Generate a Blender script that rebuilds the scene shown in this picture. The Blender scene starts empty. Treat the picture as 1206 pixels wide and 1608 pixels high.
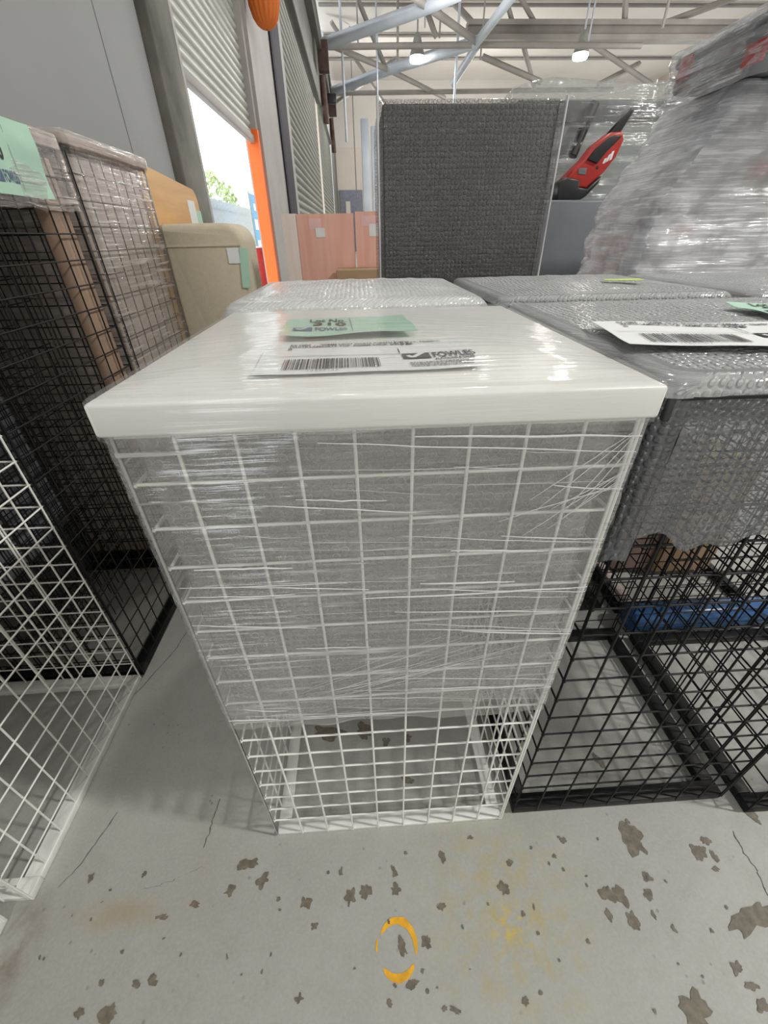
import bpy, math, random
from math import pi, sin, cos, radians, sqrt
from mathutils import Vector, Matrix, noise

S = bpy.context.scene
COL = S.collection

# ------------------------------------------------------------------ camera
cam_d = bpy.data.cameras.new('camera')
cam = bpy.data.objects.new('camera', cam_d); COL.objects.link(cam)
YAW, PITCH, ROLL = .0452, .595, -.0188
f = Vector((sin(YAW)*cos(PITCH), cos(YAW)*cos(PITCH), -sin(PITCH)))
r0 = Vector((cos(YAW), -sin(YAW), 0)); u0 = r0.cross(f)
r = cos(ROLL)*r0 + sin(ROLL)*u0
u = -sin(ROLL)*r0 + cos(ROLL)*u0
cam.matrix_world = Matrix(((r.x, u.x, -f.x, -.016), (r.y, u.y, -f.y, -.328), (r.z, u.z, -f.z, 1.0), (0, 0, 0, 1)))
cam_d.sensor_fit = 'HORIZONTAL'; cam_d.sensor_width = 36; cam_d.lens = 36*640/1206
cam_d.clip_start = .02; cam_d.clip_end = 300
S.camera = cam

# ------------------------------------------------------------------ world, lamps, exposure
w = bpy.data.worlds.new('overcast_sky'); S.world = w; w.use_nodes = True
bg = w.node_tree.nodes['Background']; bg.inputs[0].default_value = (.93, .97, 1, 1); bg.inputs[1].default_value = 3.2
S.view_settings.view_transform = 'Standard'; S.view_settings.look = 'None'
S.view_settings.exposure = 0.0; S.view_settings.gamma = 1; S.view_settings.use_curve_mapping = False
S.cycles.max_bounces = 8; S.cycles.transparent_max_bounces = 40
S.cycles.caustics_reflective = False; S.cycles.caustics_refractive = False
S.cycles.sample_clamp_indirect = 6

def lamp_light(name, loc, power, size, col=(1, .985, .945), aim=(0, 0, -1)):
    l = bpy.data.lights.new(name, 'AREA'); l.shape = 'DISK'; l.size = size; l.energy = power; l.color = col
    o = bpy.data.objects.new(name, l); COL.objects.link(o); o.location = loc
    o.rotation_euler = Vector(aim).to_track_quat('-Z', 'Y').to_euler()
    return o
# high bay lamps: the two in view hang far down the hall, the others hang over the aisle outside the frame
LAMPS_VIEW = [(2.86, 24.5, 7.35), (9.75, 24.2, 7.35)]
LAMPS_NEAR = [(5.6, -1.3, 6.2, 500), (-.2, -3.2, 6.6, 70), (2.2, 5.5, 7.2, 120), (8.5, 6.5, 7.2, 120)]
for i, (x, y, z, p) in enumerate(LAMPS_NEAR):
    lamp_light('high_bay_and_fill_light', (x, y, z-.32), p, .5)
for x, y, z in LAMPS_VIEW:
    lamp_light('high_bay_and_fill_light', (x, y, z-.32), 260, .5)
for x, y in ((8, 15), (15, 14), (9, 34), (16, 33)):
    lamp_light('high_bay_and_fill_light', (x, y, 7.2), 170, .6)
for x, y in ((1.5, 33), (8, 33), (3, 17.5), (14, 21)):                # unseen fill lights added to brighten the roof
    l = bpy.data.lights.new('high_bay_and_fill_light', 'POINT'); l.energy = 420; l.shadow_soft_size = .3; l.color = (1, .985, .945)
    o = bpy.data.objects.new('high_bay_and_fill_light', l); COL.objects.link(o); o.location = (x, y, 6.4)

# ------------------------------------------------------------------ mesh helpers
class MB:
    def __init__(s): s.v = []; s.f = []; s.uv = {}; s.sm = []
    def add(s, vs, fs, smooth=False, uvs=None):
        o = len(s.v); s.v += [tuple(p) for p in vs]
        for k, q in enumerate(fs):
            if uvs: s.uv[len(s.f)] = [uvs[i] for i in q]
            s.f.append([i+o for i in q]); s.sm.append(smooth)
        return s
    def box(s, x0, x1, y0, y1, z0, z1, M=None):
        vs = [Vector((x, y, z)) for z in (z0, z1) for y in (y0, y1) for x in (x0, x1)]
        if M: vs = [M @ p for p in vs]
        return s.add(vs, [(0, 2, 3, 1), (4, 5, 7, 6), (0, 1, 5, 4), (2, 6, 7, 3), (0, 4, 6, 2), (1, 3, 7, 5)])
    def bbox(s, x0, x1, y0, y1, z0, z1, b=.004, M=None, seg=2):
        import bmesh
        bm = bmesh.new(); bmesh.ops.create_cube(bm, size=1)
        for q in bm.verts: q.co = Vector(((x0+x1)/2+q.co.x*(x1-x0), (y0+y1)/2+q.co.y*(y1-y0), (z0+z1)/2+q.co.z*(z1-z0)))
        bmesh.ops.bevel(bm, geom=bm.edges[:], offset=b, segments=seg, affect='EDGES', profile=.5)
        bm.verts.index_update()
        vs = [(M @ q.co) if M else q.co.copy() for q in bm.verts]
        s.add(vs, [[q.index for q in fc.verts] for fc in bm.faces], seg > 1); bm.free(); return s
    def tube(s, a, b, rad, n=6, r2=None, cap=True):
        a = Vector(a); b = Vector(b); d = (b-a).normalized()
        e = d.cross(Vector((0, 0, 1)) if abs(d.z) < .9 else Vector((1, 0, 0))).normalized(); g = d.cross(e)
        r2 = rad if r2 is None else r2
        vs = [p+(e*cos(2*pi*k/n)+g*sin(2*pi*k/n))*q for p, q in ((a, rad), (b, r2)) for k in range(n)]
        fs = [(k, (k+1) % n, n+(k+1) % n, n+k) for k in range(n)]
        s.add(vs, fs, True)
        if cap: s.add(vs[:n], [list(range(n-1, -1, -1))]); s.add(vs[n:], [list(range(n))])
        return s
    def path(s, pts, rad, n=6):
        for a, b in zip(pts[:-1], pts[1:]): s.tube(a, b, rad, n)
        return s
    def grid(s, nu, nv, fn, uvfn=None, smooth=True):
        vs = [fn(i/nu, j/nv) for j in range(nv+1) for i in range(nu+1)]
        uv = [uvfn(i/nu, j/nv) for j in range(nv+1) for i in range(nu+1)] if uvfn else None
        fs = [(j*(nu+1)+i, j*(nu+1)+i+1, (j+1)*(nu+1)+i+1, (j+1)*(nu+1)+i) for j in range(nv) for i in range(nu)]
        return s.add(vs, fs, smooth, uv)
    def prism(s, poly, h, M=None, smooth=False):
        n = len(poly)
        vs = [Vector((x, y, 0)) for x, y in poly]+[Vector((x, y, h)) for x, y in poly]
        if M: vs = [M @ p for p in vs]
        return s.add(vs, [list(range(n-1, -1, -1)), list(range(n, 2*n))]+[(k, (k+1) % n, n+(k+1) % n, n+k) for k in range(n)], smooth)
    def lathe(s, prof, n=24, M=None):
        vs = [Vector((rr*cos(2*pi*k/n), rr*sin(2*pi*k/n), z)) for rr, z in prof for k in range(n)]
        if M: vs = [M @ p for p in vs]
        fs = [(j*n+k, j*n+(k+1) % n, (j+1)*n+(k+1) % n, (j+1)*n+k) for j in range(len(prof)-1) for k in range(n)]
        return s.add(vs, fs, True)
    def build(s, name, m, parent=None, loc=(0, 0, 0), rz=0):
        me = bpy.data.meshes.new(name); me.from_pydata(s.v, [], s.f)
        me.polygons.foreach_set('use_smooth', s.sm)
        if s.uv:
            L = me.uv_layers.new(name='UVMap')
            for p in me.polygons:
                q = s.uv.get(p.index)
                if q:
                    for li, c in zip(p.loop_indices, q): L.data[li].uv = c
        me.materials.append(m); me.update()
        o = bpy.data.objects.new(name, me); COL.objects.link(o); o.location = loc; o.rotation_euler = (0, 0, rz)
        if parent: o.parent = parent
        return o

def tag(o, label, cat, group=None, kind=None):
    o['label'] = label; o['category'] = cat
    if group: o['group'] = group
    if kind: o['kind'] = kind
    return o
def thing(name, label, cat, loc=(0, 0, 0), rz=0, group=None):
    o = bpy.data.objects.new(name, None); COL.objects.link(o); o.location = loc; o.rotation_euler = (0, 0, rz)
    o.empty_display_size = .1
    return tag(o, label, cat, group)
def struct(name, mb, m, parent=None, loc=(0, 0, 0), rz=0):
    o = mb.build(name, m, parent, loc, rz)
    if not parent: o['kind'] = 'structure'
    return o
def copy_tree(o, parent=None):
    c = o.copy(); COL.objects.link(c)
    if parent: c.parent = parent
    for ch in list(o.children): copy_tree(ch, c)
    return c
_txt = {}
def text_mb(body, size, bold=0.0, sx=1.0):
    cu = bpy.data.curves.new('t', 'FONT'); cu.body = body; cu.size = size; cu.offset = bold
    o = bpy.data.objects.new('t', cu); COL.objects.link(o)
    bpy.context.view_layer.update()
    dg = bpy.context.evaluated_depsgraph_get()
    me = bpy.data.meshes.new_from_object(o.evaluated_get(dg))
    mb = MB(); mb.add([(q.co.x*sx, q.co.y, q.co.z) for q in me.vertices], [list(p.vertices) for p in me.polygons])
    bpy.data.objects.remove(o); bpy.data.meshes.remove(me); bpy.data.curves.remove(cu)
    return mb
def merge(dst, src, M):
    dst.add([M @ Vector(p) for p in src.v], src.f); return dst

# ------------------------------------------------------------------ materials
def new_mat(name):
    m = bpy.data.materials.new(name); m.use_nodes = True
    nt = m.node_tree; nt.nodes.clear()
    return m, nt, nt.nodes.new('ShaderNodeOutputMaterial')
def N(nt, t, **k):
    n = nt.nodes.new(t)
    for a, b in k.items():
        if a.startswith('_'): setattr(n, a[1:], b)
        else: n.inputs[a.replace('__', ' ')].default_value = b
    return n
def math_n(nt, op, a, b=None, clamp=False):
    n = nt.nodes.new('ShaderNodeMath'); n.operation = op; n.use_clamp = clamp
    for i, q in enumerate((a, b)):
        if q is None: continue
        if hasattr(q, 'is_linked'): nt.links.new(q, n.inputs[i])
        else: n.inputs[i].default_value = q
    return n.outputs[0]
def ramp(nt, src, p0, p1, c0=(0, 0, 0, 1), c1=(1, 1, 1, 1)):
    n = nt.nodes.new('ShaderNodeValToRGB'); e = n.color_ramp.elements
    e[0].position = p0; e[0].color = c0; e[1].position = p1; e[1].color = c1
    nt.links.new(src, n.inputs[0]); return n.outputs[0]
def mixc(nt, fac, a, b, mode='MIX'):
    n = nt.nodes.new('ShaderNodeMix'); n.data_type = 'RGBA'; n.blend_type = mode
    for s_, v in ((n.inputs[0], fac), (n.inputs[6], a), (n.inputs[7], b)):
        if hasattr(v, 'is_linked'): nt.links.new(v, s_)
        else: s_.default_value = v
    return n.outputs[2]
def c4(c): return (c[0], c[1], c[2], 1)

def paint(name, col, rough=.5, var=.12, scale=6, metal=0.0, bump=0.0, bscale=80, spec=.5, emit=None):
    m, nt, out = new_mat(name)
    tc = N(nt, 'ShaderNodeTexCoord'); nz = N(nt, 'ShaderNodeTexNoise', Scale=scale, Detail=5.0)
    nt.links.new(tc.outputs['Object'], nz.inputs['Vector'])
    k = ramp(nt, nz.outputs[0], .3, .7)
    lo = tuple(x*(1-var) for x in col); hi = tuple(min(1, x*(1+var)) for x in col)
    b = N(nt, 'ShaderNodeBsdfPrincipled', Roughness=rough, Metallic=metal)
    b.inputs['Specular IOR Level'].default_value = spec
    nt.links.new(mixc(nt, k, c4(lo), c4(hi)), b.inputs['Base Color'])
    if bump:
        n2 = N(nt, 'ShaderNodeTexNoise', Scale=bscale, Detail=3.0); nt.links.new(tc.outputs['Object'], n2.inputs['Vector'])
        bp = N(nt, 'ShaderNodeBump', Strength=bump, Distance=.004); nt.links.new(n2.outputs[0], bp.inputs['Height'])
        nt.links.new(bp.outputs[0], b.inputs['Normal'])
    if emit:
        b.inputs['Emission Color'].default_value = c4(col); b.inputs['Emission Strength'].default_value = emit
    nt.links.new(b.outputs[0], out.inputs[0]); return m

def wood(name, c0, c1, axis='X', scale=3, rough=.5):
    m, nt, out = new_mat(name)
    tc = N(nt, 'ShaderNodeTexCoord'); mp = N(nt, 'ShaderNodeMapping')
    sc = {'X': (1, 12, 12), 'Y': (12, 1, 12), 'Z': (12, 12, 1)}[axis]
    mp.inputs['Scale'].default_value = sc; nt.links.new(tc.outputs['Object'], mp.inputs[0])
    nz = N(nt, 'ShaderNodeTexNoise', Scale=scale, Detail=6.0, Distortion=.6); nt.links.new(mp.outputs[0], nz.inputs['Vector'])
    b = N(nt, 'ShaderNodeBsdfPrincipled', Roughness=rough)
    nt.links.new(mixc(nt, ramp(nt, nz.outputs[0], .3, .7), c4(c0), c4(c1)), b.inputs['Base Color'])
    nt.links.new(b.outputs[0], out.inputs[0]); return m

def film(name, haze=.2, tl_=.35, col=(.8, .8, .8), streak=.5, bub=0.0, rough=.08, bump=.5, bsize=.0105, rot=-.09, gloss=.55, patch=.6, sden=.62, base=.06):
    """clear polythene: haze, stretched fold lines, air bubbles; UV is in metres"""
    m, nt, out = new_mat(name)
    uv = N(nt, 'ShaderNodeUVMap'); uv.uv_map = 'UVMap'
    def stretched(rz, sx, sy, detail=3.0, off=0):
        mp = N(nt, 'ShaderNodeMapping'); mp.inputs['Rotation'].default_value = (0, 0, rz); mp.inputs['Scale'].default_value = (sx, sy, 1)
        mp.inputs['Location'].default_value = (off, off*.7, 0)
        nt.links.new(uv.outputs[0], mp.inputs[0])
        nz = N(nt, 'ShaderNodeTexNoise', Scale=1.0, Detail=detail, Roughness=.55); nt.links.new(mp.outputs[0], nz.inputs['Vector'])
        return nz.outputs[0]
    s1 = stretched(rot, 5, 150); s2 = stretched(rot+.05, 3, 70, 2, 3.1); s3 = stretched(.62, 5, 90, 2, 7.3)
    lf = stretched(0, 7, 9, 3, 1.7); lf2 = stretched(.3, 4, 5, 2, 5.2)
    line = math_n(nt, 'MAXIMUM', ramp(nt, s1, sden, sden+.08), ramp(nt, s2, sden+.03, sden+.07))
    diag = math_n(nt, 'MULTIPLY', ramp(nt, s3, .55, .72), ramp(nt, lf2, .5, .66))
    line = math_n(nt, 'MAXIMUM', math_n(nt, 'MULTIPLY', line, ramp(nt, lf, .4, .62)), math_n(nt, 'MULTIPLY', diag, .45))
    fac = math_n(nt, 'MULTIPLY', math_n(nt, 'ADD', math_n(nt, 'MULTIPLY', lf, 2*patch), 1-patch), haze)
    fac = math_n(nt, 'ADD', fac, math_n(nt, 'MULTIPLY', line, streak))
    h = math_n(nt, 'ADD', math_n(nt, 'MULTIPLY', s1, .9), math_n(nt, 'MULTIPLY', s3, .35))
    h = math_n(nt, 'ADD', h, math_n(nt, 'MULTIPLY', lf, 1.5))
    if bub:
        mp = N(nt, 'ShaderNodeMapping'); k = 1/bsize; mp.inputs['Scale'].default_value = (k, k, k); nt.links.new(uv.outputs[0], mp.inputs[0])
        vo = N(nt, 'ShaderNodeTexVoronoi', Scale=1.0, Randomness=.35); vo.voronoi_dimensions = '2D'; nt.links.new(mp.outputs[0], vo.inputs['Vector'])
        d = vo.outputs['Distance']
        dome = ramp(nt, d, .25, .48, (1, 1, 1, 1), (0, 0, 0, 1))
        ring = math_n(nt, 'MULTIPLY', ramp(nt, d, .28, .40), ramp(nt, d, .42, .5, (1, 1, 1, 1), (0, 0, 0, 1)))
        cell = N(nt, 'ShaderNodeSeparateColor'); nt.links.new(vo.outputs['Color'], cell.inputs[0])
        ring = math_n(nt, 'MULTIPLY', ring, math_n(nt, 'ADD', math_n(nt, 'MULTIPLY', cell.outputs[0], 1.2), .35))  # rim varies per bubble; also paints the dome-edge highlight into the opacity
        fac = math_n(nt, 'ADD', fac, math_n(nt, 'MULTIPLY', ring, .32*bub))
        h = math_n(nt, 'ADD', math_n(nt, 'MULTIPLY', h, .8), math_n(nt, 'MULTIPLY', dome, 1.2*bub))
    fac = math_n(nt, 'MINIMUM', math_n(nt, 'MAXIMUM', fac, 0.0), .97)
    bp = N(nt, 'ShaderNodeBump', Strength=bump, Distance=.004); nt.links.new(h, bp.inputs['Height'])
    tr = N(nt, 'ShaderNodeBsdfTransparent'); tr.inputs[0].default_value = (.97, .97, .97, 1)
    df = N(nt, 'ShaderNodeBsdfDiffuse'); df.inputs[0].default_value = c4(col)
    tl = N(nt, 'ShaderNodeBsdfTranslucent'); tl.inputs[0].default_value = c4(col)
    for q in (df, tl): nt.links.new(bp.outputs[0], q.inputs['Normal'])
    wh = N(nt, 'ShaderNodeMixShader', Fac=tl_); nt.links.new(df.outputs[0], wh.inputs[1]); nt.links.new(tl.outputs[0], wh.inputs[2])
    a = N(nt, 'ShaderNodeMixShader'); nt.links.new(fac, a.inputs[0]); nt.links.new(tr.outputs[0], a.inputs[1]); nt.links.new(wh.outputs[0], a.inputs[2])
    gl = N(nt, 'ShaderNodeBsdfGlossy', Roughness=rough); gl.inputs[0].default_value = (1, 1, 1, 1); nt.links.new(bp.outputs[0], gl.inputs['Normal'])
    lw = N(nt, 'ShaderNodeLayerWeight', Blend=.5); nt.links.new(bp.outputs[0], lw.inputs['Normal'])
    fr = math_n(nt, 'ADD', math_n(nt, 'MULTIPLY', math_n(nt, 'POWER', lw.outputs['Facing'], 3.5), gloss), base)
    b = N(nt, 'ShaderNodeMixShader'); nt.links.new(fr, b.inputs[0]); nt.links.new(a.outputs[0], b.inputs[1]); nt.links.new(gl.outputs[0], b.inputs[2])
    nt.links.new(b.outputs[0], out.inputs[0]); return m

def concrete():
    m, nt, out = new_mat('stained_concrete')
    tc = N(nt, 'ShaderNodeTexCoord'); P = tc.outputs['Object']
    def nz(scale, det=6.0, off=(0, 0, 0), rough=.6, st=(1, 1, 1)):
        mp = N(nt, 'ShaderNodeMapping'); mp.inputs['Location'].default_value = off; mp.inputs['Scale'].default_value = st
        nt.links.new(P, mp.inputs[0])
        n = N(nt, 'ShaderNodeTexNoise', Scale=scale, Detail=det, Roughness=rough); nt.links.new(mp.outputs[0], n.inputs['Vector']); return n.outputs[0]
    def blob(cx, cy, rx, ry):
        mp = N(nt, 'ShaderNodeMapping'); mp.inputs['Location'].default_value = (-cx/rx, -cy/ry, 0); mp.inputs['Scale'].default_value = (1/rx, 1/ry, 0)
        nt.links.new(P, mp.inputs[0]); l = N(nt, 'ShaderNodeVectorMath', _operation='LENGTH'); nt.links.new(mp.outputs[0], l.inputs[0])
        return ramp(nt, l.outputs['Value'], .15, 1.0, (1, 1, 1, 1), (0, 0, 0, 1))
    base = mixc(nt, ramp(nt, nz(2.2), .3, .7), (.345, .35, .325, 1), (.43, .437, .41, 1))
    base = mixc(nt, math_n(nt, 'MULTIPLY', ramp(nt, nz(26, 8.0, (3, 1, 0)), .35, .75), .35), base, (.30, .30, .27, 1))
    base = mixc(nt, math_n(nt, 'MULTIPLY', ramp(nt, nz(180, 4.0), .4, .8), .25), base, (.6, .6, .57, 1))
    # worn yellow paint smear and rust-brown stains
    ye = math_n(nt, 'MULTIPLY', blob(.20, -.13, .21, .21), ramp(nt, nz(38, 7.0, (9, 2, 0), .7), .42, .68))
    base = mixc(nt, math_n(nt, 'MULTIPLY', ye, .75), base, (.44, .36, .12, 1))
    y2 = math_n(nt, 'MULTIPLY', blob(.2, -.16, .05, .05), ramp(nt, nz(70, 5.0, (2, 2, 0), .7), .5, .62))
    base = mixc(nt, math_n(nt, 'MULTIPLY', y2, .8), base, (.62, .45, .05, 1))
    br = math_n(nt, 'MULTIPLY', blob(-.5, -.1, .16, .035), ramp(nt, nz(14, 6.0, (5, 5, 0)), .3, .65))
    base = mixc(nt, math_n(nt, 'MULTIPLY', br, .6), base, (.36, .28, .16, 1))
    b2 = math_n(nt, 'MULTIPLY', blob(-.655, -.14, .05, .1), ramp(nt, nz(20, 6.0, (1, 5, 0)), .3, .6))
    base = mixc(nt, math_n(nt, 'MULTIPLY', b2, .8), base, (.16, .12, .08, 1))
    b3 = math_n(nt, 'MULTIPLY', blob(-.37, -.02, .05, .3), ramp(nt, nz(9, 6.0, (8, 5, 0)), .3, .7))
    base = mixc(nt, math_n(nt, 'MULTIPLY', b3, .35), base, (.37, .30, .21, 1))
    # small scattered dark specks
    vo = N(nt, 'ShaderNodeTexVoronoi', Scale=38.0, Randomness=1.0); nt.links.new(P, vo.inputs['Vector'])
    sp = math_n(nt, 'MULTIPLY', ramp(nt, vo.outputs['Distance'], .07, .13, (1, 1, 1, 1), (0, 0, 0, 1)), ramp(nt, nz(5, 3.0, (4, 4, 0)), .48, .6))
    base = mixc(nt, math_n(nt, 'MULTIPLY', sp, .6), base, (.17, .16, .14, 1))
    b = N(nt, 'ShaderNodeBsdfPrincipled', Roughness=.55); nt.links.new(base, b.inputs['Base Color'])
    bp = N(nt, 'ShaderNodeBump', Strength=.25, Distance=.003); nt.links.new(nz(60, 6.0), bp.inputs['Height']); nt.links.new(bp.outputs[0], b.inputs['Normal'])
    nt.links.new(b.outputs[0], out.inputs[0]); return m

M = dict(
    concrete=concrete(),
    stain=paint('dark_floor_stain', (.17, .15, .115), .6, .3, 90),
    crack=paint('crack_line', (.10, .095, .08), .8),
    ring=paint('orange_floor_paint', (.85, .43, .02), .5, .2, 60),
    wall=paint('grey_wall_panel', (.30, .31, .315), .7, .06, 1.2),
    joint=paint('panel_joint', (.2, .2, .2), .8),
    pillar=paint('stained_concrete_pillar', (.19, .185, .165), .85, .45, 2.2, bump=.3, bscale=30),
    column=paint('grey_painted_column', (.36, .34, .33), .6, .1, 1.5),
    post=paint('dark_steel_post', (.035, .03, .045), .7, .2, 2, spec=.2),
    orange=paint('orange_jamb_paint', (.9, .16, .02), .45, .05, 2),
    shutter=paint('grey_green_shutter', (.50, .52, .48), .45, .08, 2, metal=.1),
    shutter2=paint('dark_shutter', (.22, .22, .19), .55, .08, 1),
    housing=paint('shutter_housing', (.10, .10, .085), .6, .2, 1),
    rust=paint('rusty_bracket', (.10, .06, .05), .8, .4, 3),
    ceil=paint('roof_sheeting', (.74, .70, .66), .8, .05, .4),
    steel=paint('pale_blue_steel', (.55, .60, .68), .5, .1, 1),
    dsteel=paint('dark_grey_steel', (.33, .31, .29), .6, .15, 1),  # darker, browner steel than the pale blue members
    farwall=paint('cream_far_wall', (.70, .64, .58), .8, .05, .6),
    fardoor=paint('blue_grey_door', (.22, .23, .29), .6),
    lampb=paint('lamp_housing', (.3, .3, .28), .5),
    lampe=paint('lamp_glow', (1, .98, .9), .5, 0, emit=18),
    white_wire=paint('white_powder_coat', (.82, .82, .78), .4, .06, 12),
    white_frame=paint('white_scuffed_frame', (.78, .78, .75), .45, .12, 20),
    black_wire=paint('black_powder_coat', (.008, .008, .009), .45, .2, 10, spec=.3),
    laminate=paint('white_laminate', (.90, .90, .87), .35, .04, 8),
    black_lam=paint('black_laminate', (.035, .036, .04), .4, .1, 8),
    paper=paint('white_paper', (.82, .84, .84), .7, .02, 20),
    green=paint('mint_green_card', (.46, .70, .56), .7, .03, 20),
    ink=paint('black_ink', (.03, .03, .035), .7, 0),
    grey_ink=paint('grey_ink', (.22, .22, .23), .7, 0),
    blue_ink=paint('navy_ink', (.10, .14, .25), .7, 0),
    card=paint('brown_cardboard', (.42, .29, .17), .8, .12, 5),
    board=wood('brown_timber_board', (.30, .20, .14), (.44, .31, .23), 'Z', 2.5),
    taupe=wood('taupe_veneer', (.40, .33, .29), (.52, .45, .40), 'Z', 2.5),
    pine=wood('orange_pine', (.58, .30, .08), (.72, .42, .14), 'Y', 2.0, .35),
    beige=paint('beige_upholstery', (.60, .53, .41), .9, .05, 60, bump=.25, bscale=300),
    plyredlit=wood('red_lit_plywood', (.80, .42, .34), (.92, .56, .46), 'Z', 1.5, .6),  # pink stands for red light falling on the plywood
    plyedge=wood('pale_plywood_edge', (.88, .74, .68), (.95, .86, .80), 'Z', 2, .6),
    pinklabel=paint('pink_label', (.85, .55, .55), .7),
    blackpanel=paint('charcoal_board', (.05, .05, .052), .5, .25, 5),
    grey_box=paint('grey_green_cabinet', (.24, .265, .26), .5, .1, 3),
    dgrey=paint('dark_grey_case', (.085, .09, .10), .45, .15, 6),
    grey=paint('mid_grey_case', (.17, .18, .195), .45, .12, 4),
    red=paint('red_plastic', (.48, .03, .022), .4, .1, 12),
    blackp=paint('black_plastic', (.02, .02, .022), .4, .1, 12),
    lilac=paint('pale_packed_goods', (.55, .54, .57), .6, .25, 7),
    brownp=paint('dull_brown_goods', (.25, .18, .15), .7, .3, 6),
    blue=paint('blue_plastic_sheet', (.03, .11, .28), .3, .3, 14),
    palewood=wood('pale_batten', (.55, .46, .44), (.70, .60, .58), 'Y', 3),
    lime=paint('lime_sticker', (.55, .75, .12), .6),
    sack=None, leaf=paint('tree_leaves', (.42, .52, .25), .7, .4, 3), bark=paint('tree_bark', (.2, .15, .1), .9),
    fence=paint('galvanised_fence', (.36, .38, .38), .5), yard=paint('bright_yard_concrete', (.62, .62, .60), .9, .05, .3),
    sky_blue=paint('blue_banner', (.12, .45, .75), .6), wht=paint('white_print', (.85, .85, .85), .6),
    car=paint('white_car_body', (.8, .8, .8), .3), glass=paint('dark_car_glass', (.05, .06, .07), .1),
)
def sack_mat():
    m, nt, out = new_mat('orange_fabric')
    b = N(nt, 'ShaderNodeBsdfPrincipled', Roughness=.7); b.inputs['Base Color'].default_value = (.70, .17, .025, 1)
    nt.links.new(b.outputs[0], out.inputs[0]); return m
M['sack'] = sack_mat()
F = dict(
    cage=film('stretch_film_over_mesh', .14, .35, (.88, .88, .88), .62, 0, .06, 1.0, patch=.8, sden=.60, base=.12),
    cagebub=film('bubble_layer_under_film', .42, .35, (.53, .53, .52), .25, 1.3, .10, .5, bsize=.0098, patch=.55),
    top=film('stretch_film_over_top', .07, .35, (.85, .85, .84), .2, .0, .08, .45, gloss=.35, sden=.60),
    fold=film('film_fold', .80, .3, (.95, .95, .95), .1, 0, .06, .3, gloss=.8),
    bubwhite=film('bubble_wrap_over_white', .60, .25, (.84, .86, .87), .10, 1.0, .10, .4, bsize=.009, gloss=.4),
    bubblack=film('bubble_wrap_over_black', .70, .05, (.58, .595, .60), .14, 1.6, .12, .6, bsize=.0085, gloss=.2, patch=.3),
    bubside=film('bubble_wrap_sides_shaded', .62, .1, (.15, .155, .165), .35, 1.2, .10, .5, bsize=.0085, gloss=.4, patch=.7),  # darker copy of the top wrap, side shade put into its colour
    bubdark=film('bubble_wrap_over_charcoal', .09, .1, (.27, .28, .28), .06, 1.7, .16, .8, bsize=.0125, gloss=.25),
    pallet=film('stretch_film_over_pallet', .62, .25, (.93, .95, 1.0), .9, 0, .09, 1.0, rot=.12, patch=.95, sden=.535),
    clear=film('clear_film_over_crate', .16, .35, (.62, .66, .65), .5, 0, .10, .9, sden=.57),
    casefilm=film('clear_film_over_case', .24, .3, (.78, .80, .85), .85, 0, .08, 1.0, rot=1.0, patch=.8, sden=.54),
    brown=film('clear_film_over_brown', .16, .35, (.74, .70, .67), .6, 0, .10, .9, rot=-.3, sden=.56),
)

# ================================================================== THE SETTING
XW = -1.3                                                            # inner face of the left wall
fl = MB(); fl.box(XW, 22, -7, 40, -.1, 0)
floor = struct('floor', fl, M['concrete'])
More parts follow.
